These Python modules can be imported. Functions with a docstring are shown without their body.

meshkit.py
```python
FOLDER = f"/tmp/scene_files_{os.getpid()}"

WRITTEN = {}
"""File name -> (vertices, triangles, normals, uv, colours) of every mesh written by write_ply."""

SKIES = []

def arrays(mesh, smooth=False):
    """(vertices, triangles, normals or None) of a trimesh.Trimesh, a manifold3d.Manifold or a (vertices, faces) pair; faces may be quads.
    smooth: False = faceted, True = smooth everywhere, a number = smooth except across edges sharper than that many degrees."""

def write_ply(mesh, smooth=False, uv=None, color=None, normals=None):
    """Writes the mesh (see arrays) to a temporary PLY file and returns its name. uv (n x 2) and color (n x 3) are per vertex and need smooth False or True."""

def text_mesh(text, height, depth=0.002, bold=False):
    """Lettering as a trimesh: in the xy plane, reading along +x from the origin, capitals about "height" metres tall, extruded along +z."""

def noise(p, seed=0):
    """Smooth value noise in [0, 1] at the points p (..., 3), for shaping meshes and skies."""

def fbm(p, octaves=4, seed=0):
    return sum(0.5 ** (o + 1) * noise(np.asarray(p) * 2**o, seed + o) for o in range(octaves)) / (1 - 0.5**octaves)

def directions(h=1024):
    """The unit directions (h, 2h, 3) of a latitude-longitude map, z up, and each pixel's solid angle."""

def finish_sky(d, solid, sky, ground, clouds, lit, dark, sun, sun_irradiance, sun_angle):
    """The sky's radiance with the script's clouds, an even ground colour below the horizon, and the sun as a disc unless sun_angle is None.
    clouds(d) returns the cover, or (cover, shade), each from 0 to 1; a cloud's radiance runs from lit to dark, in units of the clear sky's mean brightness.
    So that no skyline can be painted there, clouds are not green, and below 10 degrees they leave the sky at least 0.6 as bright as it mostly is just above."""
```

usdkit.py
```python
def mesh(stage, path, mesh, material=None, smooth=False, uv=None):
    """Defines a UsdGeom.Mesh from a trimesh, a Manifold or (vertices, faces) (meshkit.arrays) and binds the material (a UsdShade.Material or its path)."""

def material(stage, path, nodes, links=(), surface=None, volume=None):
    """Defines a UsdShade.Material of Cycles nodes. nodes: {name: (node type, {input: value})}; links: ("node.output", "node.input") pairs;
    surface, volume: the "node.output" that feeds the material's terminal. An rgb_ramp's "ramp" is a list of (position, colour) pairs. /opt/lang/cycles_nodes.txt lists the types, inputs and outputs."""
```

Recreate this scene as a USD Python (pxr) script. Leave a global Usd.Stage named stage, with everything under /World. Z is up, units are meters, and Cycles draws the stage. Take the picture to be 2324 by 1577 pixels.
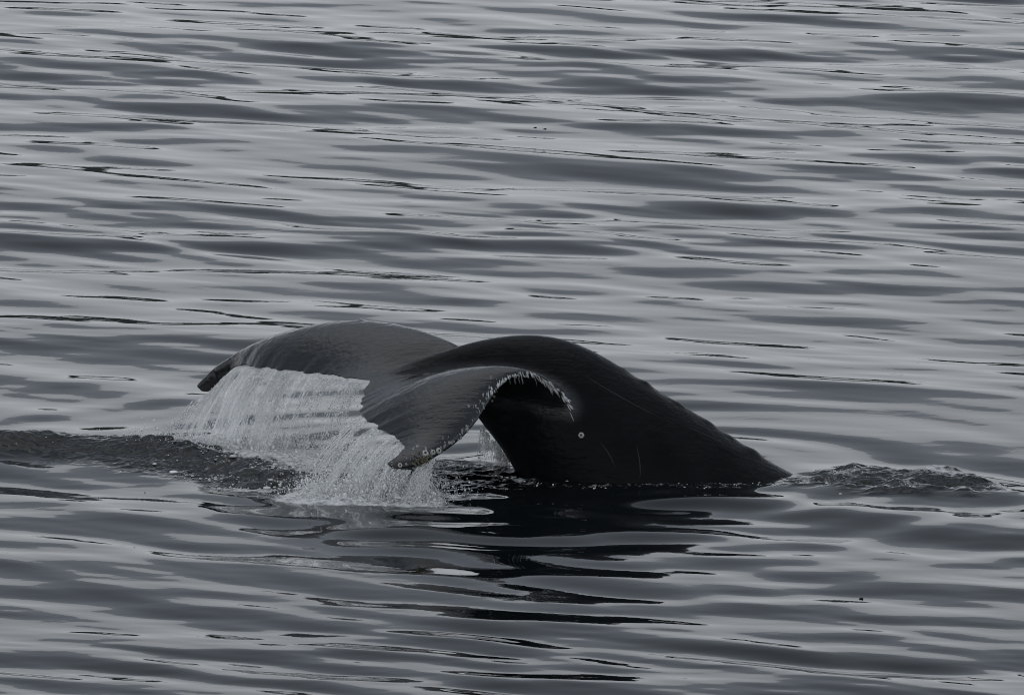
import math
import numpy as np, trimesh, manifold3d
from scipy.interpolate import CubicSpline, PchipInterpolator
from scipy.spatial import cKDTree
import scipy.sparse as sp
import usdkit, meshkit
from pxr import Usd, UsdGeom, UsdLux, UsdShade, Sdf, Gf, Vt

stage = Usd.Stage.CreateInMemory()
UsdGeom.SetStageUpAxis(stage, UsdGeom.Tokens.z)
UsdGeom.SetStageMetersPerUnit(stage, 1.0)
World = UsdGeom.Xform.Define(stage, '/World')
stage.SetDefaultPrim(World.GetPrim())
UsdGeom.Scope.Define(stage, '/World/Looks')
mat = lambda name, *a, **k: usdkit.material(stage, '/World/Looks/' + name, *a, **k)

# ------------------------------------------------------------------ camera
F = 15240.0                      # focal length in units of a 2324-wide view
PITCH = math.radians(10.5)
CAM = np.array([0.0, -58.8, 12.1])
cam = UsdGeom.Camera.Define(stage, '/World/camera')
cam.CreateHorizontalApertureAttr(36.0)
cam.CreateVerticalApertureAttr(36.0 * 694 / 1024)
cam.CreateFocalLengthAttr(36.0 * F / 2324)
cam.CreateClippingRangeAttr(Gf.Vec2f(1.0, 20000.0))
cam.CreateFStopAttr(0.0)
EXPOSURE = -0.2
cam.CreateExposureAttr(EXPOSURE)
cam.AddTranslateOp().Set(Gf.Vec3d(*CAM))
cam.AddRotateXOp().Set(90.0 - math.degrees(PITCH))

# ------------------------------------------------------------------ sky and sun (overcast)
SUN_EL, SUN_AZ = math.radians(78), math.radians(-40)
SKY_STRENGTH = 0.1
dome = UsdLux.DomeLight.Define(stage, '/World/sky')
dome.GetPrim().SetCustomDataByKey('kind', 'structure')
sky_m = mat('sky', {
    'tc': ('texture_coordinate', {}),
    'sky': ('sky_texture', {'sky_type': 'single_scattering', 'sun_disc': False, 'sun_elevation': SUN_EL, 'sun_rotation': SUN_AZ}),
    'sep': ('separate_xyz', {}),
    'map': ('mapping', {'scale': (1.0, 1.0, 3.5)}),
    'n1': ('noise_texture', {'scale': 2.2, 'detail': 6.0, 'roughness': 0.55}),
    'sub': ('math', {'math_type': 'subtract', 'value2': 0.5}),
    'mul': ('math', {'math_type': 'multiply', 'value2': 0.16}),
    'el': ('math', {'math_type': 'add'}),
    'ramp': ('rgb_ramp', {'ramp': [(0.0, (9.4, 9.75, 10.3)), (0.248, (9.6, 9.95, 10.5)), (0.261, (5.2, 5.75, 6.45)), (0.36, (4.2, 4.68, 5.3)), (0.6, (4.0, 4.47, 5.1)), (1.0, (4.0, 4.47, 5.1))]}),
    'mixs': ('mix_color', {'fac': 0.94, 'use_clamp': False}),
    'bg': ('background_shader', {'strength': SKY_STRENGTH}),
}, [('tc.generated', 'sep.vector'), ('tc.generated', 'map.vector'), ('map.vector', 'n1.vector'), ('n1.fac', 'sub.value1'), ('sub.value', 'mul.value1'),
    ('sep.z', 'el.value1'), ('mul.value', 'el.value2'), ('el.value', 'ramp.fac'), ('sky.color', 'mixs.a'), ('ramp.color', 'mixs.b'), ('mixs.result', 'bg.color')], surface='bg.background')
UsdShade.MaterialBindingAPI.Apply(dome.GetPrim()).Bind(sky_m)
sun = UsdLux.DistantLight.Define(stage, '/World/sun')
sun.CreateIntensityAttr(0.12); sun.CreateAngleAttr(60.0); sun.CreateNormalizeAttr(True)
sun.CreateColorAttr(Gf.Vec3f(1.0, 0.99, 0.975))
sun.AddRotateZOp().Set(-math.degrees(SUN_AZ))            # azimuth measured from +y towards +x
sun.AddRotateXOp().Set(-(90.0 - math.degrees(SUN_EL)))
# (the light starts pointing down -z; tipping it about x by -(90-el) makes it come from +y)

# ------------------------------------------------------------------ helpers
_fw = np.array([0, math.cos(PITCH), -math.sin(PITCH)]); _up = np.array([0, math.sin(PITCH), math.cos(PITCH)])
def ray(vx, vy):
    return _fw + np.array([1.0, 0, 0]) * (vx - 1162) / F - _up * (vy - 788) / F
def P(vx, vy, y):                 # point of the ray through a spot of the picture at world depth y
    d = ray(vx, vy); return CAM + d * (y - CAM[1]) / d[1]
def W(vx, vy, z=0.0):             # the same at height z
    d = ray(vx, vy); return CAM + d * (z - CAM[2]) / d[2]
count = {}
def numbered(parent, name):
    k = (parent, name); n = count[k] = count.get(k, -1) + 1
    return f'{parent}/{name}' + (f'_{n:03d}' if n else '')
def tag(prim, label=None, cat=None, group=None, kind=None):
    for k, v in (('label', label), ('category', cat), ('group', group), ('kind', kind)):
        if v: prim.SetCustomDataByKey(k, v)
def obj(name, mesh, m, parent='/World', smooth=True, **t):
    p = usdkit.mesh(stage, numbered(parent, name), mesh, m, smooth=smooth); tag(p.GetPrim(), **t); return p
def primvar(p, name, values):
    pv = UsdGeom.PrimvarsAPI(p).CreatePrimvar(name, Sdf.ValueTypeNames.FloatArray, 'vertex'); pv.Set(Vt.FloatArray.FromNumpy(np.asarray(values, np.float32)))
def sstep(a, b, x):
    t = np.clip((x - a) / (b - a), 0, 1); return t * t * (3 - 2 * t)
def fb(x, y, s, seed, o=3, ax=1.0):
    return meshkit.fbm(np.stack([x * s * ax, y * s, np.zeros_like(x)], -1), o, seed)

# ------------------------------------------------------------------ water surface
rng = np.random.default_rng(11)
def spectrum():
    out = []
    bands = [  # wavelength lo, hi, number, rms slope of the band, spread (rad)
        (7.0, 16.0, 8, 0.010, 0.20),
        (2.6, 6.0, 18, 0.030, 0.22),
        (1.15, 2.6, 28, 0.041, 0.24),
        (0.5, 1.15, 30, 0.029, 0.26),
        (0.16, 0.5, 24, 0.012, 0.30)]
    for lo, hi, n, s, spread in bands:
        lam = np.exp(rng.uniform(np.log(lo), np.log(hi), n))
        th = rng.normal(0.38, spread, n)
        k = 2 * np.pi / lam
        amp = s * np.sqrt(2.0 / n) / k
        for l, t, kk, a in zip(lam, th, k, amp):
            out.append((kk * np.sin(t), kk * np.cos(t), a, rng.uniform(0, 2 * np.pi), l))
    return out
WAVES = spectrum()

WHALE_C = np.array([0.9, 0.4])
import shapely
def poly_dist(poly, x, y):
    """signed distance-like field: positive inside the polygon (metres)"""
    import shapely
    pg = shapely.Polygon(poly); pts = shapely.points(x, y)
    d = shapely.distance(pg.boundary, pts); ins = shapely.contains(pg, pts)
    return np.where(ins, d, -d)
LEFT_WAKE = [W(*q)[:2] for q in [(-120, 1012), (-40, 1000), (60, 1000), (160, 1000), (300, 1006), (420, 1008), (560, 1020), (700, 1040), (830, 1040), (990, 1045), (1180, 1060), (1170, 1110), (1000, 1140), (800, 1150), (690, 1150), (560, 1128), (430, 1096), (300, 1072), (180, 1050), (60, 1040), (-100, 1045)]]
RIGHT_WAKE = [W(*q)[:2] for q in [(1790, 1092), (1860, 1072), (1980, 1068), (2120, 1066), (2200, 1080), (2290, 1108), (2310, 1122), (2200, 1130), (2050, 1132), (1900, 1122), (1800, 1106)]]
FRONT_STRIP = [W(*q)[:2] for q in [(1180, 1088), (1500, 1088), (1780, 1086), (1830, 1095), (1800, 1108), (1600, 1112), (1400, 1112), (1200, 1102)]]

FOAM_SPOTS = [(1905, 1090, .26, .2, .34), (1985, 1076, .25, .2, .2), (2125, 1080, .30, .24, .5), (2235, 1098, .2, .2, .25), (2285, 1115, .18, .18, .35), (2060, 1118, .25, .1, .25), (1850, 1104, .2, .12, .15),
              (440, 1003, .30, .25, .6), (330, 1003, .3, .15, .5), (520, 1010, .5, .35, .5), (640, 1030, .5, .4, .45), (760, 1050, .45, .5, .45), (850, 1130, .55, .30, .9), (770, 1128, .30, .40, .7), (700, 1138, .3, .15, .6), (930, 1132, .25, .3, .7), (560, 1118, .3, .12, .45)]
RIDGE = [W(*q)[:2] for q in [(-200, 1034), (60, 1022), (160, 1020), (330, 1028), (430, 1036), (560, 1060), (640, 1085)]]
def sea(x, y, spacing):
    """height of the water and how rough / foamy it is"""
    h = np.zeros_like(x)
    dw = np.hypot((x - WHALE_C[0]) / 1.9, y - WHALE_C[1])
    behind = sstep(0.0, 1.2, y) * (1 - sstep(4.5, 8.0, np.hypot((x - 0.9) / 2.2, y - 0.4)))
    front = sstep(-8.5, -5.0, y) * (1 - sstep(-0.8, 0.2, y)) * (1 - sstep(2.0, 4.2, np.abs(x - 0.5)))
    fore = 1 - sstep(-3.0, -1.5, y)
    calm = 1 - 0.55 * behind - 0.15 * front
    warp = 0.35 * (fb(x, y, 0.25, 5, 2, 0.4) - 0.5) * 2
    group = 0.30 + 1.4 * fb(x, y, 0.22, 8, 2, 0.35)
    for kx, ky, a, ph, lam in WAVES:
        fade = np.clip((lam / np.maximum(spacing, 1e-3) - 3.0) / 4.0, 0, 1)
        g = (group if lam < 6 else 1.0) * (calm if lam < 6 else 1.0)
        if lam < 1.15: g = g * (1 + 0.45 * fore)
        elif lam > 2.0: g = g * (1 - 0.40 * fore)
        if 0.5 < lam < 1.7: g = g * (1 + 0.55 * front)
        h += a * fade * g * np.sin(kx * (x + 0.3 * warp) + ky * (y + warp) + ph)
    # rings spreading from the whale
    r = np.hypot((x - 0.6) / 1.55, y - 0.3)
    near = sstep(0.5, 1.1, r) * np.exp(-np.maximum(r - 1.0, 0) / 3.0)
    ph = 0.9 * fb(x, y, 0.3, 21, 2, 0.4)
    h += near * np.clip(0.45 / np.maximum(spacing * 4, 0.1), 0, 1) * (0.0052 * np.sin(2 * np.pi * (r + ph) / 0.52) + 0.009 * np.sin(2 * np.pi * (r + ph) / 0.95 + 1.0))
    # steeper wavelets thrown up close in front of the tail
    loc = sstep(-3.6, -2.2, y) * (1 - sstep(-1.1, -0.5, y)) * (1 - sstep(1.2, 2.6, np.abs(x - 0.35)))
    for lam, th, ph2, sl in ((.85, .10, .3, .085), (.62, -.25, 2.1, .075), (.70, .42, 4.0, .07), (.46, .15, 5.2, .06), (1.2, .0, 1.1, .06)):
        kk = 2 * np.pi / lam; h += loc * np.clip((lam / spacing - 3) / 4, 0, 1) * sl / kk * np.sin(kk * (x * np.sin(th) + (y + .5 * warp) * np.cos(th)) + ph2)
    rough = np.zeros_like(x); foam = np.zeros_like(x)
    box = (x > -7) & (x < 6.5) & (y > -4) & (y < 4.5)
    if box.any():
        X, Y = x[box], y[box]; H = h[box]
        dl = poly_dist(LEFT_WAKE, X, Y); dr = poly_dist(RIGHT_WAKE, X, Y); df = poly_dist(FRONT_STRIP, X, Y)
        jit = 0.5 * (fb(X, Y, 1.8, 31, 3) - 0.5)
        ml = sstep(-0.22, 0.28, dl + jit); mr = sstep(-0.15, 0.18, dr + jit); mf = sstep(-0.06, 0.05, df + 0.5 * jit)
        # swells heaved up by the stroke
        sl = sstep(-0.9, 0.5, dl); sr = sstep(-0.5, 0.35, dr)
        H = H + 0.05 * sl * sstep(1.0, -2.5, X) + 0.035 * sr
        rd = shapely.distance(shapely.LineString(RIDGE), shapely.points(X, Y)); rn = 0.75 + 0.5 * fb(X, Y, 1.6, 61, 3)
        H = H + 0.125 * rn * np.exp(-(rd / .30) ** 2) * (0.35 * sstep(-1.2, -2.4, X) + 0.65 * sstep(-2.6, -3.4, X))
        H = H + mr * 0.16 * (fb(X, Y, 2.3, 63, 3) - .38)
        U = X + 0.30 * Y + 0.25 * (fb(X, Y, 1.7, 57, 2) - .5)
        c = fb(U, Y, 8.5, 41, 4, 0.5) - 0.5
        c2 = np.abs(fb(U, Y, 16.0, 43, 3, 0.5) - 0.5)
        chop = ml * (0.65 + 0.75 * sstep(-4.6, -2.4, X)) + mr * 1.05 + 0.22 * mf
        c3 = fb(X - .2 * Y, Y, 20.0, 47, 3, 0.6) - .5
        H = H + chop * (0.060 * c + 0.040 * (0.12 - c2) + 0.022 * c3)
        h[box] = H
        rough[box] = np.clip(chop, 0, 1)
        n1 = fb(U, Y, 7.0, 51, 4, 0.4); n2 = fb(X, Y, 1.3, 53, 3, 0.5)
        edge = np.exp(-(dl / 0.16) ** 2) * sstep(-3.4, -2.2, X) * sstep(-0.3, -1.2, X) * (Y < 0.6) * sstep(.38, .6, n2)
        f = ml * sstep(-3.6, -1.6, X) * (0.43 + 0.6 * (n2 - .5) - 0.35 * sstep(-0.9, -0.2, X)) + 0.55 * edge + mf * (0.16 + 0.6 * (n2 - .5)) + mr * (0.02 + 0.4 * (n2 - .5))
        for vx, vy, rx, ry, a in FOAM_SPOTS:
            q = W(vx, vy)
            f = f + a * np.exp(-((X - q[0]) / rx) ** 4 - ((Y - q[1]) / ry) ** 4)
        foam[box] = np.clip(f + 0.35 * (n1 - .5), 0, .62)
    return h, rough, foam

def water_grid():
    depth = lambda yy: np.hypot(yy - CAM[1], CAM[2])
    ys = [-60.0, -40, -28, -20, -15, -12, -10.2]
    y = -9.4
    while y < 34.5:
        ys.append(y)
        y += 0.016 if -1.9 < y < 2.6 else (0.028 if y < 8 else 0.042)
    y = ys[-1]; st = 0.3
    while y < 2600:
        y += st; st *= 1.12; ys.append(y)
    ys = np.array(ys)
    u = np.linspace(-1.06, 1.06, 760)
    out = [];  v = 1.06; st = 0.02
    while v < 60:
        v += st; st *= 1.25; out.append(v)
    out = np.array(out); u = np.concatenate([-out[::-1], u, out])
    half = 1162 / F * np.maximum(depth(ys), 40)
    X = u[None, :] * half[:, None]; Y = np.repeat(ys[:, None], len(u), 1)
    du = np.gradient(u); dy = np.gradient(ys)
    S = np.maximum(np.abs(du)[None, :] * half[:, None], np.minimum(np.abs(dy), 1e9)[:, None])
    return X, Y, S
X, Y, S = water_grid()
Hh, R, Fo = sea(X.ravel(), Y.ravel(), S.ravel())
nr, nc = X.shape
idx = np.arange(nr * nc).reshape(nr, nc)
quads = np.stack([idx[:-1, :-1], idx[:-1, 1:], idx[1:, 1:], idx[1:, :-1]], -1).reshape(-1, 4)
water_m = mat('water', {
    'geo': ('geometry', {}),
    'map': ('mapping', {'scale': (1.0, 1.6, 1.0), 'rotation': (0, 0, 0.24)}),
    'n1': ('noise_texture', {'scale': 9.0, 'detail': 2.0, 'roughness': 0.5}),
    'b': ('bump', {'strength': 0.015, 'distance': 0.03}),
    'foam': ('attribute', {'attribute': 'foam'}),
    'fmap': ('mapping', {'scale': (1.0, 0.55, 1.0), 'rotation': (0, 0, 0.3)}),
    'fn': ('noise_texture', {'scale': 17.0, 'detail': 6.0, 'roughness': 0.75}),
    'add': ('math', {'math_type': 'add'}),
    'fr': ('rgb_ramp', {'ramp': [(0.0, (0, 0, 0)), (0.43, (0, 0, 0)), (0.60, (1, 1, 1)), (1.0, (1, 1, 1))]}),
    'sc': ('math', {'math_type': 'multiply', 'value2': 0.5}),
    'bw': ('rgb_to_bw', {}),
    'p': ('principled_bsdf', {'base_color': (0.002, 0.0026, 0.003), 'roughness': 0.015, 'ior': 1.333}),
    'fb': ('bump', {'strength': 0.6, 'distance': 0.02}),
    'fp': ('principled_bsdf', {'base_color': (0.72, 0.72, 0.71), 'roughness': 0.4, 'ior': 1.333}),
    'mix': ('mix_closure', {}),
}, [('geo.position', 'map.vector'), ('map.vector', 'n1.vector'), ('n1.fac', 'b.height'), ('b.normal', 'p.normal'),
    ('geo.position', 'fmap.vector'), ('fmap.vector', 'fn.vector'), ('fn.fac', 'add.value1'), ('foam.fac', 'add.value2'), ('add.value', 'sc.value1'), ('sc.value', 'fr.fac'), ('fr.color', 'bw.color'),
    ('fn.fac', 'fb.height'), ('fb.normal', 'fp.normal'), ('bw.val', 'mix.fac'), ('p.BSDF', 'mix.closure1'), ('fp.BSDF', 'mix.closure2')], surface='mix.closure')
sea_p = obj('sea', (np.stack([X.ravel(), Y.ravel(), Hh], 1), quads), water_m, label='calm dark grey sea covered in long gentle ripples', cat='sea', kind='structure')
primvar(sea_p, 'foam', Fo)

# far wooded shore that the backs of the ripples mirror
def shore():
    n, m = 240, 16
    xs = np.linspace(-4200, 4200, n); t = np.linspace(0, 1, m)
    hgt = 125 + 130 * meshkit.fbm(np.stack([xs / 900, 0 * xs, 0 * xs], -1), 4, 3)
    XX = np.repeat(xs[:, None], m, 1); YY = 2350 + 500 * t[None, :] + 0 * XX + 120 * np.sin(XX / 1500)
    ZZ = -3 + hgt[:, None] * np.sin(np.minimum(t, 1)[None, :] * np.pi / 2) + 10 * (meshkit.fbm(np.stack([XX / 60, YY / 60, 0 * XX], -1), 3, 9) - 0.5) * sstep(0, .1, t)[None, :]
    i = np.arange(n * m).reshape(n, m)
    q = np.stack([i[:-1, :-1], i[1:, :-1], i[1:, 1:], i[:-1, 1:]], -1).reshape(-1, 4)
    return np.stack([XX.ravel(), YY.ravel(), ZZ.ravel()], 1), q
shore_m = mat('wooded_shore', {'g': ('geometry', {}), 'n': ('noise_texture', {'scale': 0.03, 'detail': 4.0}),
    'r': ('rgb_ramp', {'ramp': [(0.3, (0.018, 0.024, 0.02)), (0.7, (0.04, 0.05, 0.04))]}), 'p': ('principled_bsdf', {'roughness': 0.9})},
    [('g.position', 'n.vector'), ('n.fac', 'r.fac'), ('r.color', 'p.base_color')], surface='p.BSDF')
obj('far_hills', shore(), shore_m, label='dark wooded hills along the far shore', cat='hills', kind='structure')

# ------------------------------------------------------------------ whale
def rings_to_manifold(rings, cap0, cap1):
    n, m = rings.shape[:2]
    v = np.vstack([rings.reshape(-1, 3), cap0, cap1]); i = np.arange(n * m).reshape(n, m); j = np.roll(i, -1, 1)
    f = [np.stack([i[:-1], j[:-1], j[1:]], -1).reshape(-1, 3), np.stack([i[:-1], j[1:], i[1:]], -1).reshape(-1, 3),
         np.stack([np.full(m, n * m), j[0], i[0]], -1), np.stack([np.full(m, n * m + 1), i[-1], j[-1]], -1)]
    f = np.vstack(f)
    t = trimesh.Trimesh(v, f, process=False)
    if t.volume < 0: f = f[:, ::-1]
    M = manifold3d.Manifold(manifold3d.Mesh(v.astype(np.float32), f.astype(np.uint32)))
    assert M.status() == manifold3d.Error.NoError, M.status()
    return M
def spline(pts, n, kind=CubicSpline):
    pts = np.asarray(pts, float); d = np.r_[0, np.cumsum(np.sqrt(np.linalg.norm(np.diff(pts[:, :3], axis=0), axis=1)))]
    return kind(d, pts)(np.linspace(0, d[-1], n))

# tail stock: dorsal point, ventral point (picture spots), depth of the mid plane, half width
STOCK = [((2080, 1320), (1560, 1900), .10, .80), ((1960, 1180), (1440, 1600), .12, .74), ((1842, 1098), (1350, 1400), .18, .66), ((1740, 1043), (1285, 1270), .26, .59), ((1600, 952), (1205, 1130), .34, .50),
         ((1460, 866), (1140, 1020), .42, .41), ((1340, 794), (1092, 958), .48, .32), ((1240, 763), (1052, 915), .5, .25),
         ((1140, 764), (1010, 888), .5, .20), ((1060, 780), (962, 872), .5, .16), ((960, 812), (905, 866), .5, .10), ((870, 846), (855, 866), .5, .05)]
def make_stock():
    D = spline([np.r_[P(*d, y), 0] for d, v, y, w in STOCK], 90); V = spline([np.r_[P(*v, y), w] for d, v, y, w in STOCK], 90)
    w = V[:, 3:]; D, V = D[:, :3], V[:, :3]
    th = np.linspace(0, 2 * np.pi, 56, endpoint=False)
    c, s = np.cos(th), np.sin(th)
    prof = np.sign(s) * np.abs(s) ** 1.15
    C = (D + V) / 2 + 0.06 * (D - V); A = (D - V) / 2
    cc = np.where(c > 0, c * 0.88, c * 1.12)
    rings = C[:, None] + A[:, None] * cc[None, :, None] + np.array([0, 1.0, 0]) * (w * prof[None])[..., None]
    return rings_to_manifold(rings, C[0], C[-1])

# flukes from the far tip to the near tip: leading edge spot+depth, trailing edge spot+depth, bulge, thickness
FLUKE = [((446, 874, 2.05), (458, 888, 2.05), .00, .05),
         ((478, 842, 2.03), (500, 872, 2.0), .005, .07),
         ((520, 813, 1.98), (530, 834, 1.85), .02, .08),
         ((620, 774, 1.85), (585, 830, 1.5), .05, .10),
         ((720, 741, 1.68), (670, 840, 1.2), .06, .11),
         ((830, 729, 1.45), (740, 850, .95), .05, .13),
         ((930, 744, 1.2), (790, 856, .72), .03, .15),
         ((1050, 790, .9), (820, 861, .56), .01, .17),
         ((1230, 900, .55), (833, 862, .47), .10, .18),
         ((1302, 950, .14), (829, 871, .40), .20, .17),
         ((1288, 898, -.03), (825, 881, .33), .17, .16),
         ((1244, 861, -.14), (822, 892, .26), .12, .15),
         ((1190, 846, -.24), (821, 905, .18), .10, .14),
         ((1145, 866, -.34), (820, 922, .06), .09, .13),
         ((1112, 906, -.46), (824, 944, -.14), .08, .12),
         ((1078, 958, -.62), (872, 976, -.45), .05, .11),
         ((1032, 1004, -.76), (905, 996, -.62), .03, .10),
         ((985, 1036, -.88), (918, 1014, -.78), .01, .09),
         ((938, 1060, -.97), (903, 1032, -.92), .005, .07),
         ((890, 1062, -1.01), (878, 1052, -1.0), .00, .045)]
NST, NCH = 260, 44
def fluke_frames():
    L = spline([P(*a) for a, b, g, t in FLUKE], NST); T = spline([P(*b) for a, b, g, t in FLUKE], NST)
    k = np.linspace(0, 1, len(FLUKE))
    d = np.r_[0, np.cumsum(np.sqrt(np.linalg.norm(np.diff(np.array([(P(*a) + P(*b)) / 2 for a, b, g, t in FLUKE]), axis=0), axis=1)))]; d /= d[-1]
    q = np.linspace(0, 1, NST)
    return L, T, PchipInterpolator(d, [f[2] for f in FLUKE])(q), PchipInterpolator(d, [f[3] for f in FLUKE])(q)
FL_L, FL_T, FL_B, FL_H = fluke_frames()
def make_fluke():
    L, T, B, H = FL_L, FL_T.copy(), FL_B, FL_H
    span = np.gradient((L + T) / 2, axis=0); chord = T - L
    n = np.cross(span, chord); n /= np.linalg.norm(n, axis=1)[:, None]; n *= np.where(n[:, 2:] < 0, -1, 1)
    for _ in range(12):
        n[1:-1] = (n[:-2] + n[1:-1] * 2 + n[2:]) / 4
    n /= np.linalg.norm(n, axis=1)[:, None]
    s = np.arange(NST)
    nick = (meshkit.noise(np.stack([s * .55, 0 * s, 0 * s], -1), 4) - .5) * .045 + (meshkit.noise(np.stack([s * .17, 0 * s, 0 * s], -1), 6) - .5) * .03
    T = T + chord / np.maximum(np.linalg.norm(chord, axis=1), .1)[:, None] * (nick * np.clip(np.linalg.norm(chord, axis=1) / .5, 0, 1))[:, None]
    c = (1 - np.cos(np.linspace(0, np.pi, NCH))) / 2
    t = (2.969 * np.sqrt(c) - 1.26 * c - 3.516 * c ** 2 + 2.843 * c ** 3 - 0.96 * c ** 4) / 1.0
    t[-1] = 0.05
    camber = 4 * c * (1 - c)
    mid = L[:, None] + (T - L)[:, None] * c[None, :, None] + n[:, None] * (B[:, None] * camber[None])[..., None]
    off = n[:, None] * (H[:, None] * t[None] * .5)[..., None]
    rings = np.concatenate([(mid + off), (mid - off)[:, ::-1][:, 1:-1] if False else (mid - off)[:, ::-1]], 1)
    rings = np.delete(rings, 2 * NCH - 1, axis=1)
    return rings_to_manifold(rings, (L[0] + T[0]) / 2, (L[-1] + T[-1]) / 2)

def make_whale_body():
    A, B = make_stock(), make_fluke()
    U = (A + B).refine_to_length(0.035)
    m = U.to_mesh(); v = np.array(m.vert_properties[:, :3], float); f = np.array(m.tri_verts)
    t = trimesh.Trimesh(v, f, process=True); v, f = np.array(t.vertices), np.array(t.faces)
    def cloud(M):
        q = M.refine_to_length(0.03).to_mesh().vert_properties[:, :3]; return cKDTree(q)
    dA, dB = cloud(A).query(v)[0], cloud(B).query(v)[0]
    w = 1 - sstep(0.03, 0.28, np.maximum(dA, dB))
    e = t.edges_unique; n = len(v)
    M = sp.coo_matrix((np.ones(len(e)), (e[:, 0], e[:, 1])), (n, n)); M = (M + M.T).tocsr(); deg = np.asarray(M.sum(1)).ravel(); Lp = sp.diags(1 / deg) @ M
    for _ in range(70):
        v = v + (0.06 + 0.6 * w)[:, None] * 0.8 * (Lp @ v - v) * np.where(w > .02, 1, 0.25)[:, None]
    return v, f, 1 - sstep(.0, .13, cKDTree(B.refine_to_length(.05).to_mesh().vert_properties[:, :3]).query(v)[0])
wv, wf, wet = make_whale_body()
# low lumps and shallow folds of the skin
_t = trimesh.Trimesh(wv, wf, process=False); _n = np.array(_t.vertex_normals)
wv = wv + _n * (0.006 * (meshkit.fbm(wv * np.array([2.2, 2.2, 3.0]), 3, 2) - .5) + 0.004 * (meshkit.fbm(wv * np.array([3.0, 14, 14]), 2, 5) - .5))[:, None]
for vx, vy, y, r, a in [(746, 788, 1.3, .035, .016), (700, 778, 1.4, .03, .012), (884, 770, 1.1, .03, .014), (895, 778, 1.08, .03, .014), (692, 802, 1.3, .03, .010), (820, 732, 1.42, .03, .012),
                        (1470, 866, .42, .06, .020), (1712, 1022, .27, .09, .026), (1420, 838, .45, .05, .010), (1545, 912, .38, .06, .012), (1610, 958, .34, .07, .013), (1660, 992, .3, .06, .012)]:
    d = np.linalg.norm(wv - P(vx, vy, y), axis=1); near = wv[np.argmin(d)]
    wv = wv + _n * (a * np.exp(-(np.linalg.norm(wv - near, axis=1) / r) ** 2))[:, None]
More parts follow.
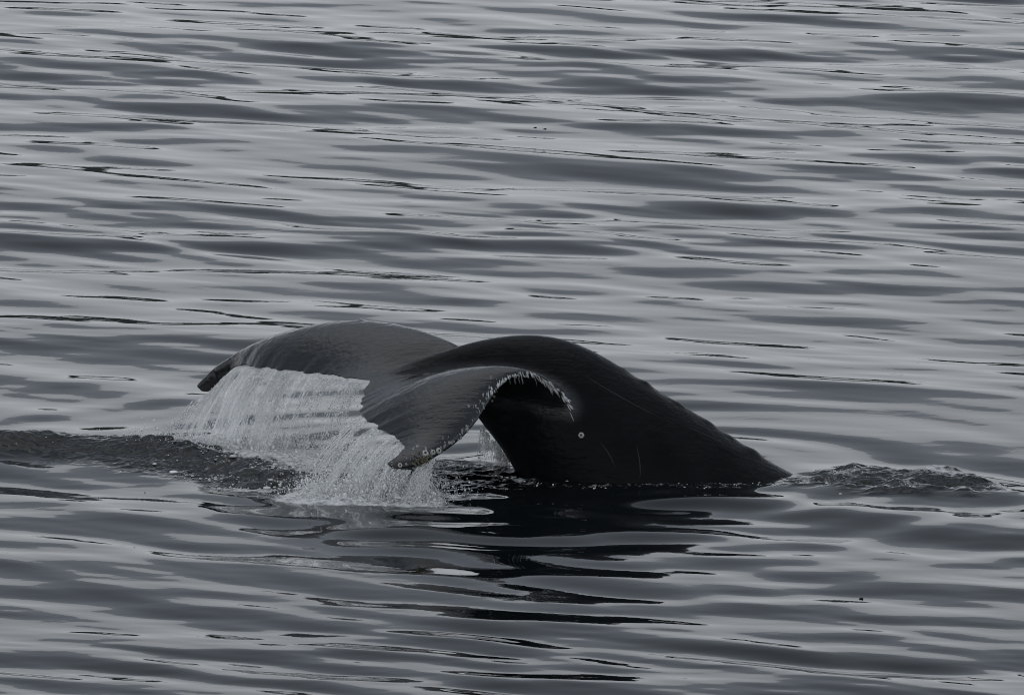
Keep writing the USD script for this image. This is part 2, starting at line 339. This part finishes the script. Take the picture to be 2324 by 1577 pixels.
skin_m = mat('whale_skin', {
    'g': ('geometry', {}),
    'map': ('mapping', {'scale': (3.0, 26.0, 26.0), 'rotation': (0.0, 0.30, 0.25)}),
    'n1': ('noise_texture', {'scale': 1.0, 'detail': 4.0, 'roughness': 0.6, 'distortion': 0.4}),
    'wet': ('attribute', {'attribute': 'wet'}),
    'n2': ('noise_texture', {'scale': 55.0, 'detail': 3.0}),
    'n3': ('noise_texture', {'scale': 4.0, 'detail': 4.0}),
    'b1': ('bump', {'strength': 0.55, 'distance': 0.013}),
    'b2': ('bump', {'strength': 0.25, 'distance': 0.004}),
    'rr': ('rgb_ramp', {'ramp': [(0.3, (0.20, 0.20, 0.20)), (0.7, (0.36, 0.36, 0.36))]}),
    'bw': ('rgb_to_bw', {}),
    'cr': ('rgb_ramp', {'ramp': [(0.3, (0.0028, 0.003, 0.0035)), (0.7, (0.006, 0.0065, 0.0075))]}),
    'n4': ('noise_texture', {'scale': 26.0, 'detail': 5.0, 'roughness': 0.7}),
    'c4': ('rgb_ramp', {'ramp': [(0.0, (0, 0, 0)), (0.66, (0, 0, 0)), (0.74, (0.022, 0.0225, 0.024)), (1.0, (0.05, 0.05, 0.052))]}),
    'n5': ('noise_texture', {'scale': 14.0, 'detail': 3.0}), 'b3': ('bump', {'strength': 0.35, 'distance': 0.02}),
    'add': ('mix_color', {'blend_type': 'add', 'fac': 1.0}),
    'p': ('principled_bsdf', {'ior': 1.33, 'specular_ior_level': 0.17, 'coat_roughness': 0.08, 'coat_ior': 1.5}),
}, [('g.position', 'map.vector'), ('map.vector', 'n1.vector'), ('g.position', 'n2.vector'), ('g.position', 'n3.vector'), ('n1.fac', 'b1.height'), ('n2.fac', 'b2.height'), ('b1.normal', 'b2.normal'),
    ('n3.fac', 'rr.fac'), ('rr.color', 'bw.color'), ('bw.val', 'p.roughness'), ('n3.fac', 'cr.fac'), ('g.position', 'n4.vector'), ('g.position', 'n5.vector'), ('n5.fac', 'b3.height'), ('b3.normal', 'b1.normal'), ('n4.fac', 'c4.fac'), ('cr.color', 'add.a'), ('c4.color', 'add.b'), ('add.result', 'p.base_color'), ('b2.normal', 'p.normal'), ('b1.normal', 'p.coat_normal'), ('wet.fac', 'p.coat_weight')], surface='p.BSDF')
whale = UsdGeom.Xform.Define(stage, '/World/whale'); WH = '/World/whale'
tag(whale.GetPrim(), label='black whale diving with its arched tail stock and both dripping flukes above the water', cat='whale')
primvar(obj('body', (wv, wf), skin_m, parent=WH), 'wet', wet)

# ------------------------------------------------------------------ barnacles and scars
def project(vx, vy):
    """where the line of sight through a spot of the picture meets the whale, and the skin's normal there"""
    d = ray(vx, vy); d = d / np.linalg.norm(d)
    T = TRI[(SLO[:, 0] <= vx) & (SHI[:, 0] >= vx) & (SLO[:, 1] <= vy) & (SHI[:, 1] >= vy)]
    if not len(T): return None
    a, b, c = T[:, 0], T[:, 1], T[:, 2]
    e1, e2 = b - a, c - a; h = np.cross(d, e2); det = (e1 * h).sum(1)
    ok = np.abs(det) > 1e-14; inv = 1 / np.where(ok, det, 1); sv = CAM - a
    u = (sv * h).sum(1) * inv; q = np.cross(sv, e1); v = (q @ d) * inv; t = (e2 * q).sum(1) * inv
    ok &= (u >= 0) & (v >= 0) & (u + v <= 1) & (t > 1)
    if not ok.any(): return None
    k = np.argmin(np.where(ok, t, 1e9)); n = np.cross(e1[k], e2[k]); n /= np.linalg.norm(n)
    return CAM + d * t[k], n
TRI = wv[wf]
_c = TRI - CAM; _d = _c @ _fw; _s = np.stack([1162 + F * _c[..., 0] / _d, 788 - F * (_c @ _up) / _d], -1); SLO, SHI = _s.min(1), _s.max(1)
VN = np.array(trimesh.Trimesh(wv, wf, process=False).vertex_normals)
def frame(n):
    a = np.cross(n, [0, 0, 1.0]); a = a / max(np.linalg.norm(a), 1e-6); return np.stack([a, np.cross(n, a), n], 1)
rng = np.random.default_rng(5)
def barnacle(r, seg=18):
    prof = np.array([(1.0, -0.25), (1.02, 0.0), (0.86, 0.32), (0.66, 0.50), (0.50, 0.50), (0.40, 0.36), (0.30, 0.16), (0.0, 0.10)])
    th = np.linspace(0, 2 * np.pi, seg, endpoint=False); rib = 1 + 0.09 * (np.arange(seg) % 3 == 0) + rng.normal(0, .03, seg)
    v = np.array([[p * r * rb * math.cos(t), p * r * rb * math.sin(t), z * r] for p, z in prof[:-1] for t, rb in zip(th, rib)] + [[0, 0, .1 * r]])
    n = len(prof) - 1; i = np.arange(n * seg).reshape(n, seg); j = np.roll(i, -1, 1)
    f = np.vstack([np.stack([i[:-1], j[:-1], j[1:]], -1).reshape(-1, 3), np.stack([i[:-1], j[1:], i[1:]], -1).reshape(-1, 3), np.stack([i[-1], j[-1], np.full(seg, n * seg)], -1)])
    return v, f
def shell_mat(name, c0, c1):
    return mat(name, {'g': ('geometry', {}), 'n': ('noise_texture', {'scale': 120.0, 'detail': 3.0}), 'r': ('rgb_ramp', {'ramp': [(0.3, c0), (0.7, c1)]}), 'p': ('principled_bsdf', {'roughness': 0.45})},
               [('g.position', 'n.vector'), ('n.fac', 'r.fac'), ('r.color', 'p.base_color')], surface='p.BSDF')
shell_m = shell_mat('barnacle_shell', (0.30, 0.30, 0.27), (0.62, 0.62, 0.58))
pit_m = shell_mat('barnacle_opening', (0.02, 0.02, 0.018), (0.05, 0.045, 0.04))
scar_m = shell_mat('pale_scar', (0.09, 0.095, 0.10), (0.40, 0.41, 0.42))
goose_m = shell_mat('stalked_barnacle', (0.05, 0.042, 0.02), (0.17, 0.15, 0.09))
BARN = [(965, 1028, 7.5), (983, 1025, 5.5), (996, 1022, 6.5), (1020, 1004, 3.4), (1030, 1002, 2.2), (908, 1055, 5), (1319, 987, 6.5),
        (1121, 899, 3.4), (1117, 909, 3.0), (1127, 887, 2.4), (947, 1012, 3.2), (938, 1018, 2.0), (922, 1052, 2.4)]
for vx, vy, r in BARN:
    hit = project(vx, vy)
    if hit is None: continue
    p, n = hit; v, f = barnacle(r / 254)
    b = obj('barnacle', (v @ frame(n).T + p, f), shell_m, parent=WH, smooth=35)
    k = np.linspace(0, 2 * np.pi, 14, endpoint=False)
    disc = np.vstack([[[math.cos(t) * .40 * r / 254, math.sin(t) * .40 * r / 254, .38 * r / 254] for t in k], [[0, 0, .33 * r / 254]]])
    obj('opening', (disc @ frame(n).T + p, np.stack([np.arange(14), (np.arange(14) + 1) % 14, np.full(14, 14)], 1)), pit_m, parent=str(b.GetPath()))
# stalked barnacles: a brownish tuft near the tip
parts = []
for k in range(46):
    hit = project(rng.normal(957, 13), rng.normal(1040, 6))
    if hit is None: continue
    p, n = hit; d = n + rng.normal(0, .5, 3) + np.array([0, 0, -0.7]); d /= np.linalg.norm(d); L = rng.uniform(.02, .05)
    m = trimesh.creation.icosphere(1, 1.0); v = np.array(m.vertices) * np.array([.007, .007, L / 2]) + [0, 0, L / 2]
    parts.append(trimesh.Trimesh(v @ frame(d).T + p, m.faces, process=False))
if parts: obj('stalked_barnacles', trimesh.util.concatenate(parts), goose_m, parent=WH, label='brownish tuft of stalked barnacles near the fluke tip', kind='stuff')
# pale scars and nicks along the leading edge: thin scabs of raised skin
SCARS = [(1060, 972, 7, 9), (1083, 925, 8, 3), (1064, 921, 6, 4), (1096, 915, 4, 5), (1105, 893, 4, 7), (1112, 879, 5, 5), (1098, 925, 3, 5), (1046, 992, 5, 6), (1040, 997, 4, 4), (1025, 1004, 4, 4), (1010, 1010, 4, 5)]
for k in range(70):
    q = rng.uniform(0, 1) ** 0.8
    L = FL_L[int(np.interp(q, [0, 1], [np.argmin(np.linalg.norm(FL_L - P(1140, 870, -.35), axis=1)), np.argmin(np.linalg.norm(FL_L - P(945, 1060, -.96), axis=1))]))]
    c = (L - CAM); dep = c @ _fw; vx, vy = 1162 + F * c[0] / dep, 788 - F * (c @ _up) / dep
    s_ = np.exp(rng.normal(.45, .45)); o = rng.exponential(7)
    SCARS.append((vx - 4 - o, vy - 3 - o * .7, s_ * rng.uniform(.5, 1.2), s_ * rng.uniform(.8, 2.4)))
for k in range(46):
    SCARS.append((rng.normal(962, 26), rng.normal(1034, 9) - 0, *np.exp(rng.normal(.75, .5, 2))))
def scab(vx, vy, rx, ry):
    hit = project(vx, vy)
    if hit is None: return
    p, n = hit; k = 14; th = np.linspace(0, 2 * np.pi, k, endpoint=False); rr = rng.uniform(.35, 1.2, k)
    fr = frame(n); a = rng.uniform(0, np.pi)
    ring = np.stack([np.cos(th) * rr * rx / 254, np.sin(th) * rr * ry / 254, 0 * th - .002], 1)
    v = np.vstack([ring, ring * [.6, .6, 1] + [0, 0, .007], [[0, 0, .007]]])
    i = np.arange(k); j = (i + 1) % k
    f = np.vstack([np.stack([i, j, j + k], 1), np.stack([i, j + k, i + k], 1), np.stack([i + k, j + k, np.full(k, 2 * k)], 1)])
    return v @ fr.T + p, f
for q in SCARS:
    m = scab(*q)
    if m: obj('pale_scar', m, scar_m, parent=WH)
# long faint scratches on the flank
for pts in ([(1325, 850), (1370, 878), (1430, 912), (1500, 948)], [(1452, 1085), (1452, 1050), (1444, 1010)], [(1545, 962), (1600, 985), (1650, 1010), (1690, 1035)], [(1360, 1000), (1385, 1035), (1395, 1060)]):
    q = spline([np.r_[a, 0.] for a in np.array(pts, float)], 26)
    hits = [project(a[0], a[1]) for a in q]; hits = [h for h in hits if h]
    if len(hits) > 3:
        c = np.array([h[0] + h[1] * .0005 for h in hits]); rr = .0035 * np.sin(np.linspace(.15, np.pi - .15, len(c)))
        vs, fs = [], []
        for a, (p, h) in enumerate(zip(c, hits)):
            tg = c[min(a + 1, len(c) - 1)] - c[max(a - 1, 0)]; tg /= np.linalg.norm(tg); sd = np.cross(h[1], tg)
            vs += [p - sd * rr[a], p + h[1] * rr[a] * .5, p + sd * rr[a]]
            if a: b0 = 3 * (a - 1); fs += [(b0, b0 + 1, b0 + 4), (b0, b0 + 4, b0 + 3), (b0 + 1, b0 + 2, b0 + 5), (b0 + 1, b0 + 5, b0 + 4)]
        obj('scratch', (np.array(vs), np.array(fs)), mat_scratch if 'mat_scratch' in globals() else (globals().__setitem__('mat_scratch', shell_mat('scratched_skin', (0.004, 0.0045, 0.005), (0.014, 0.015, 0.016))) or mat_scratch), parent=WH)

# ------------------------------------------------------------------ falling water
sheet_m = mat('falling_water', {
    'u': ('attribute', {'attribute': 'along'}), 't': ('attribute', {'attribute': 'fall'}), 'd': ('attribute', {'attribute': 'dense'}),
    'c': ('combine_xyz', {}), 'map': ('mapping', {'scale': (24.0, 2.2, 1.0)}), 'map2': ('mapping', {'scale': (105.0, 24.0, 1.0)}),
    'n': ('noise_texture', {'scale': 1.0, 'detail': 4.0, 'roughness': 0.6}), 'n2': ('noise_texture', {'scale': 1.0, 'detail': 3.0, 'roughness': 0.6}),
    'a1': ('math', {'math_type': 'multiply_add', 'value2': 0.68}), 'a2': ('math', {'math_type': 'multiply_add', 'value2': 0.32, 'value3': 0.0}), 'a3': ('math', {'math_type': 'add'}), 'h': ('math', {'math_type': 'multiply', 'value2': 0.5}),
    'r': ('rgb_ramp', {'ramp': [(0.0, (0, 0, 0)), (0.41, (0, 0, 0)), (0.54, (1, 1, 1)), (1, (1, 1, 1))]}), 'bw': ('rgb_to_bw', {}),
    'b': ('bump', {'strength': 0.55, 'distance': 0.012}),
    'cr': ('rgb_ramp', {'ramp': [(0.36, (0.62, 0.62, 0.615)), (0.58, (0.95, 0.95, 0.94))]}),
    'p': ('principled_bsdf', {'roughness': 0.28, 'ior': 1.333}),
    'tl': ('translucent_bsdf', {'color': (0.95, 0.95, 0.94)}), 'pt': ('mix_closure', {'fac': 0.45}), 'tr': ('transparent_bsdf', {}), 'mix': ('mix_closure', {})},
    [('u.fac', 'c.x'), ('t.fac', 'c.y'), ('c.vector', 'map.vector'), ('c.vector', 'map2.vector'), ('map.vector', 'n.vector'), ('map2.vector', 'n2.vector'),
     ('n2.fac', 'a2.value1'), ('n.fac', 'a1.value1'), ('a2.value', 'a1.value3'), ('a1.value', 'a3.value1'), ('d.fac', 'a3.value2'), ('a3.value', 'h.value1'), ('h.value', 'r.fac'), ('r.color', 'bw.color'),
     ('a1.value', 'b.height'), ('b.normal', 'p.normal'), ('a1.value', 'cr.fac'), ('cr.color', 'p.base_color'), ('bw.val', 'mix.fac'), ('tr.BSDF', 'mix.closure1'), ('p.BSDF', 'pt.closure1'), ('tl.BSDF', 'pt.closure2'), ('pt.closure', 'mix.closure2')], surface='mix.closure')
drop_m = mat('water_drops', {'g': ('object_info', {}), 'r': ('rgb_ramp', {'ramp': [(0.0, (0.62, 0.62, 0.615)), (1.0, (0.95, 0.95, 0.94))]}), 'p': ('principled_bsdf', {'roughness': 0.22, 'ior': 1.333})},
             [('g.random', 'r.fac'), ('r.color', 'p.base_color')], surface='p.BSDF')
stream_m = mat('water_stream', {'p': ('principled_bsdf', {'base_color': (0.95, 0.95, 0.94), 'roughness': 0.2, 'ior': 1.333}), 'g': ('geometry', {}), 'n': ('noise_texture', {'scale': 90.0, 'detail': 3.0}), 'b': ('bump', {'strength': 0.8, 'distance': 0.01})},
               [('g.position', 'n.vector'), ('n.fac', 'b.height'), ('b.normal', 'p.normal')], surface='p.BSDF')
ico = trimesh.creation.icosphere(1, 1.0)
def lumps(path, pos, scale, orient=None, m=None, seed=0, label=None, **t):
    """many small drops or flecks as one PointInstancer with three shapes"""
    pi = UsdGeom.PointInstancer.Define(stage, path); r_ = np.random.default_rng(seed)
    for k in range(3):
        v = np.array(ico.vertices) * (1 + 0.35 * (meshkit.noise(np.array(ico.vertices) * 1.6 + 7 * k, k) - .5))[:, None]
        usdkit.mesh(stage, f'{path}/drop_{k + 1:03d}' if k else f'{path}/drop', (v, ico.faces), m or drop_m, smooth=True)
    pi.CreatePrototypesRel().SetTargets([Sdf.Path(f'{path}/drop'), Sdf.Path(f'{path}/drop_002'), Sdf.Path(f'{path}/drop_003')])
    pi.CreateProtoIndicesAttr(Vt.IntArray.FromNumpy(r_.integers(0, 3, len(pos)).astype(np.int32)))
    pi.CreatePositionsAttr(Vt.Vec3fArray.FromNumpy(np.asarray(pos, np.float32)))
    pi.CreateScalesAttr(Vt.Vec3fArray.FromNumpy(np.asarray(scale, np.float32)))
    if orient is not None: pi.CreateOrientationsAttr(Vt.QuathArray([Gf.Quath(float(q[0]), float(q[1]), float(q[2]), float(q[3])) for q in orient]))
    tag(pi.GetPrim(), label=label, kind='stuff', **t); return pi
def quat_z_to(d):
    d = d / np.linalg.norm(d, axis=1)[:, None]; q = np.stack([1 + d[:, 2], -d[:, 1], d[:, 0], 0 * d[:, 0]], 1)
    bad = q[:, 0] < 1e-3; q[bad] = [0, 1, 0, 0]; return q / np.linalg.norm(q, axis=1)[:, None]
def cascade(edge, drift, label, layers, ndrop, seed, hole=None, spread=.05, floor=0.0, strong=None):
    """water pouring off an edge (n x 3) and landing drift (n x 3) aside; hole(u, t) thins it"""
    r_ = np.random.default_rng(seed)
    x = UsdGeom.Xform.Define(stage, numbered('/World', 'cascade')); path = str(x.GetPath())
    tag(x.GetPrim(), label=label, cat='cascade')
    d = np.r_[0, np.cumsum(np.linalg.norm(np.diff(edge, axis=0), axis=1))]; length = d[-1]
    na = int(length / .009); nt = 90; du = np.linspace(0, length, na)
    E = np.stack([np.interp(du, d, edge[:, k]) for k in range(3)], 1); D = np.stack([np.interp(du, d, drift[:, k]) for k in range(3)], 1)
    def fall(Ei, Di, t):
        g = (0.45 * t + 0.55 * t * t); zb = -0.03 + floor
        return np.stack([Ei[..., 0] + Di[..., 0] * t, Ei[..., 1] + Di[..., 1] * t, Ei[..., 2] + (zb - Ei[..., 2]) * g], -1)
    st = lambda u, t: 1.0 if hole is None else hole(u, t)
    for k in range(layers):
        t = np.linspace(0, 1.0, nt); U, T = np.meshgrid(du, t, indexing='ij')
        wob = 0.5 * (meshkit.fbm(np.stack([du * 3, 0 * du, 0 * du + k], -1), 3, seed + k) - .5)
        Q = fall(E[:, None], (D * (1 + wob[:, None]))[:, None], T)
        s1 = meshkit.fbm(np.stack([U * 9, T * 1.2, 0 * U + 5 * k], -1), 3, seed + 7) - .5; s2 = meshkit.fbm(np.stack([U * 34, T * 2.5, 0 * U + 3 * k], -1), 3, seed + 9) - .5
        s3 = meshkit.fbm(np.stack([U * 80, T * 20, 0 * U + 3 * k], -1), 2, seed + 12) - .5
        amt = sstep(0, .12, T)
        tang = np.gradient(E, axis=0); tang /= np.linalg.norm(tang, axis=1)[:, None]; nn = np.cross(tang, [0, 0, 1.0]); nn /= np.linalg.norm(nn, axis=1)[:, None] + 1e-9
        Q = Q + nn[:, None] * ((.18 * s1 + .05 * s2 + .012 * s3) * (.25 + T) * amt + (k - (layers - 1) / 2) * spread * T)[..., None] + np.array([1, 0, 0]) * (.05 * s1 * amt + .02 * s3 * amt)[..., None]
        i = np.arange(na * nt).reshape(na, nt); q4 = np.stack([i[:-1, :-1], i[1:, :-1], i[1:, 1:], i[:-1, 1:]], -1).reshape(-1, 4)
        m = obj('water_sheet', (Q.reshape(-1, 3), q4), sheet_m, parent=path)
        hh = np.broadcast_to(st(U / length, T), U.shape)
        ends = sstep(0, .04, U / length) * sstep(1, .96, U / length)
        streak = meshkit.fbm(np.stack([U * 14, T * 0.8, 0 * U + 9 * k], -1), 3, seed + 17) - .5
        primvar(m, 'along', (U + 10 * k).ravel()); primvar(m, 'fall', (T * .7).ravel()); primvar(m, 'dense', (0.42 + 1.0 * streak - 0.9 * (1 - hh) - 0.5 * (1 - ends) * T - 0.10 * T).ravel())
    # heavier ropes of water within the curtain
    ropes = []
    for k in range(int(length * 22)):
        u0 = r_.uniform(.02, .98); t = np.linspace(0, r_.uniform(.8, 1.04), 26)
        if r_.uniform() > np.mean(np.broadcast_to(st(np.full(26, u0), t), t.shape)): continue
        E0 = np.array([np.interp(u0 * length, du, E[:, j]) for j in range(3)]); D0 = np.array([np.interp(u0 * length, du, D[:, j]) for j in range(3)]) * r_.uniform(.9, 1.12)
        c = fall(np.repeat(E0[None], 26, 0), np.repeat(D0[None], 26, 0), t); c = c + (r_.normal(0, .02, 3) * np.array([1, 2, 0])) * t[:, None] + np.cumsum(r_.normal(0, .0012, (26, 3)), 0)
        rr = r_.uniform(.0016, .0048) * (.5 + .9 * meshkit.noise(np.stack([t * 12, 0 * t + k, 0 * t], -1), seed)) * np.sin(np.linspace(.5, np.pi - .05, 26)) ** .6
        th = np.linspace(0, 2 * np.pi, 6, endpoint=False)
        ringv = c[:, None] + rr[:, None, None] * np.stack([np.cos(th), np.sin(th), 0 * th], -1)[None]
        i = np.arange(156).reshape(26, 6); j = np.roll(i, -1, 1)
        ropes.append(trimesh.Trimesh(ringv.reshape(-1, 3), np.vstack([np.stack([i[:-1], j[:-1], j[1:]], -1).reshape(-1, 3), np.stack([i[:-1], j[1:], i[1:]], -1).reshape(-1, 3)]), process=False))
    if ropes: obj('streams', trimesh.util.concatenate(ropes), stream_m, parent=path, kind='stuff')
    # loose drops
    u = r_.uniform(0, 1, 3 * ndrop); t = r_.uniform(0.0, 1.0, 3 * ndrop)
    keep = (r_.uniform(0, 1, len(u)) < np.broadcast_to(st(u, t), u.shape) ** .5) & (meshkit.fbm(np.stack([u * length * 14, t * 0.8, 0 * u], -1), 3, seed + 17) > r_.uniform(.36, .66, len(u))); u, t = u[keep][:ndrop], t[keep][:ndrop]
    Ei = np.stack([np.interp(u * length, du, E[:, k]) for k in range(3)], 1); Di = np.stack([np.interp(u * length, du, D[:, k]) for k in range(3)], 1)
    Q = fall(Ei, Di, t); V = fall(Ei, Di, np.minimum(t + .02, 1.02)) - Q
    Q = Q + r_.normal(0, 1, Q.shape) * np.array([.022, .05, .012]) * (.25 + t)[:, None]
    sz = np.exp(r_.normal(math.log(.0026), .45, len(Q))); el = r_.uniform(0.8, 2.4, len(Q)) * np.where(r_.uniform(0, 1, len(Q)) < .3, .6, 1)
    lumps(path + '/droplets', Q, np.stack([sz, sz, sz * np.maximum(el, 1)], 1), quat_z_to(V), seed=seed)
    return x
def near_index(A, *spot): return int(np.argmin(np.linalg.norm(A - P(*spot), axis=1)))
ia, ib = 3, near_index(FL_T, 830, 868, .42)
e = FL_T[ia:ib + 1] + [0, 0, -.020]; k = np.linspace(0, 1, len(e))[:, None]
cascade(e, np.array([-.42, 0.0, 0]) * (1 - k) + np.array([-.24, .02, 0]) * k, 'wide white curtain of water pouring off the far fluke', 2, 16000, 71,
        hole=lambda u, t: 1 - (.02 + .70 * meshkit.fbm(np.stack([u * 9, t * 2.2 - u * 4, 0 * u], -1), 3, 77)) * sstep(.50, .80, u) * sstep(.10, .45, t) )
ia, ib = near_index(FL_T, 823, 938, -.08), NST - 6
e = np.vstack([FL_T[ia:ib], FL_L[near_index(FL_L, 985, 1036, -.88):ib][::-1]]) + [0, 0, -.016]; k = np.linspace(0, 1, len(e))[:, None]
xs = np.interp(k[:, 0], [0, .5, .8, 1], [-.52, -.42, -.16, -.06]); ys_ = np.interp(k[:, 0], [0, .5, 1], [-.10, -.12, -.05])
cascade(e, np.stack([xs, ys_, 0 * xs], 1), 'dense white water falling from the near fluke beside the barnacled tip', 2, 15000, 83)
e = np.linspace(P(1092, 966, .66), P(1158, 1046, .58), 40)
cascade(e, np.zeros((40, 3)) + [-.03, .02, 0], 'thin curtain of drops behind the tail stock, seen through the gap', 1, 1500, 97, spread=.02)

# ------------------------------------------------------------------ white water
foam_m = mat('foam', {'g': ('object_info', {}), 'r': ('rgb_ramp', {'ramp': [(0.0, (0.55, 0.55, 0.545)), (1.0, (0.9, 0.9, 0.89))]}), 'p': ('principled_bsdf', {'roughness': 0.35, 'ior': 1.333})},
             [('g.random', 'r.fac'), ('r.color', 'p.base_color')], surface='p.BSDF')
def froth(poly, n, label, seed, gain=1.0, lift=.0, size=.010):
    import shapely
    r_ = np.random.default_rng(seed); pg = np.array(poly); lo, hi = pg.min(0), pg.max(0)
    x, y = r_.uniform(lo[0], hi[0], n), r_.uniform(lo[1], hi[1], n)
    ok = shapely.contains(shapely.Polygon(poly).buffer(.1), shapely.points(x, y)); x, y = x[ok], y[ok]; n = len(x)
    h, rg, f = sea(x, y, np.full(n, .012))
    ok = (r_.uniform(0, 1, n) < gain * f ** 1.6 * (meshkit.fbm(np.stack([(x + .4 * y) * 5, y * 6, 0 * x], -1), 3, seed) > .48))
    x, y, h, f = x[ok], y[ok], h[ok], f[ok]
    sz = np.exp(r_.normal(math.log(size), .5, len(x)))
    z = h + np.abs(r_.normal(0, 1, len(x))) * lift * f
    lumps(numbered('/World', 'foam'), np.stack([x, y, z], 1), np.stack([sz * r_.uniform(1, 2.2, len(x)), sz * r_.uniform(1, 2, len(x)), sz * .7], 1), m=foam_m, seed=seed, label=label, cat='foam')
froth(LEFT_WAKE, 90000, 'white froth and flecks in the churned water under the flukes', 101, .75, .025, .0033)
froth(RIGHT_WAKE, 30000, 'clumps of white foam on the churned water right of the whale', 103, .14, .006, .0028)
froth(FRONT_STRIP, 9000, 'small bubbles and flecks strung along the waterline of the tail stock', 107, .20, .003, .0030)

# thin water streaming over the bend of the near fluke's leading edge
rng = np.random.default_rng(9)
strands = []
ARCH = spline([np.r_[a, 0.] for a in np.array([(1108, 905), (1128, 878), (1158, 858), (1192, 849), (1225, 856), (1252, 872), (1275, 893), (1292, 914), (1301, 934)], float)], 300)
for k in range(150):
    q = ARCH[int(300 * rng.beta(1.3, 1.7))]; x0, y0 = q[0] - rng.uniform(0, 9), q[1] - rng.uniform(1, 12) + 4
    L = rng.gamma(2.2, 3.6) + 2; pts = []
    for t in np.linspace(0, 1, 6):
        h = project(x0 + (5 + 4 * (x0 - 1190) / 100) * t + rng.normal(0, .4), y0 + L * t)
        if h is None or (pts and np.linalg.norm(h[0] - pts[-1]) > .06): break
        pts.append(h[0] + h[1] * .002)
    if len(pts) > 2:
        pts = np.array(pts); n = len(pts); rr = rng.uniform(.0012, .0042) * np.sin(np.linspace(.25, np.pi - .25, n)); tg = np.gradient(pts, axis=0); tg /= np.linalg.norm(tg, axis=1)[:, None] + 1e-9
        a = np.cross(tg, [.3, .9, .1]); a /= np.linalg.norm(a, axis=1)[:, None]; b = np.cross(tg, a); th = np.linspace(0, 2 * np.pi, 5, endpoint=False)
        ringv = pts[:, None] + rr[:, None, None] * (np.cos(th)[None, :, None] * a[:, None] + np.sin(th)[None, :, None] * b[:, None])
        i = np.arange(n * 5).reshape(n, 5); j = np.roll(i, -1, 1)
        strands.append(trimesh.Trimesh(ringv.reshape(-1, 3), np.vstack([np.stack([i[:-1], j[:-1], j[1:]], -1).reshape(-1, 3), np.stack([i[:-1], j[1:], i[1:]], -1).reshape(-1, 3)]), process=False))
obj('running_water', trimesh.util.concatenate(strands), foam_m, label='thin white rills running over the bent leading edge of the near fluke', cat='running water', kind='stuff')

# scraps of weed afloat
weed_m = shell_mat('weed', (0.006, 0.007, 0.006), (0.015, 0.016, 0.012))
for vx, vy, r_, label in [(1955, 1357, .016, 'dark scrap of weed afloat in front, lower right'), (1215, 290, .017, 'left of two tiny dark specks afloat far behind the whale'), (1237, 293, .018, 'right of two tiny dark specks afloat far behind the whale'), (1333, 181, .016, 'lone tiny dark scrap afloat near the top of the view')]:
    q = W(vx, vy); z = sea(q[:1], q[1:2], np.array([.05]))[0][0]; q = W(vx, vy, z)
    v = np.vstack([np.array(ico.vertices) * [r_ * .6, r_ * .6, r_ * .45] + [dx, dy, dz] for dx, dy, dz in ((-r_ * .6, 0, 0), (r_ * .5, 0, r_ * .15), (0, r_ * .5, r_ * .1))])
    v = v * (1 + .2 * (meshkit.noise(v * 60, 3) - .5))[:, None] + [q[0], q[1], z]
    nn_ = len(ico.vertices); obj('weed_scrap', (v, np.vstack([np.array(ico.faces) + nn_ * k for k in range(3)])), weed_m, label=label, cat='seaweed')

def splash(centre, rx, ry, n, hgt, seed, label):
    r_ = np.random.default_rng(seed); c = W(*centre)
    x = c[0] + r_.normal(0, rx, n); y = c[1] + r_.normal(0, ry, n); h = sea(x, y, np.full(n, .012))[0]
    z = h + r_.exponential(hgt, n) * (.4 + 1.2 * meshkit.noise(np.stack([x * 6, 0 * x, 0 * x], -1), seed)) ; sz = np.exp(r_.normal(math.log(.0030), .5, n))
    lumps(numbered('/World', 'splash'), np.stack([x, y, z], 1), np.stack([sz, sz, sz * r_.uniform(.8, 1.8, n)], 1), seed=seed, label=label, cat='splash')
splash((838, 1126), .30, .14, 12000, .055, 201, 'low splash of white drops where water from the near fluke lands')
splash((972, 1112), .06, .25, 260, .04, 203, 'scattered drops flying just right of the near cascade')
splash((560, 1016), .45, .18, 7000, .04, 205, 'low white splash at the foot of the wide far curtain of water')
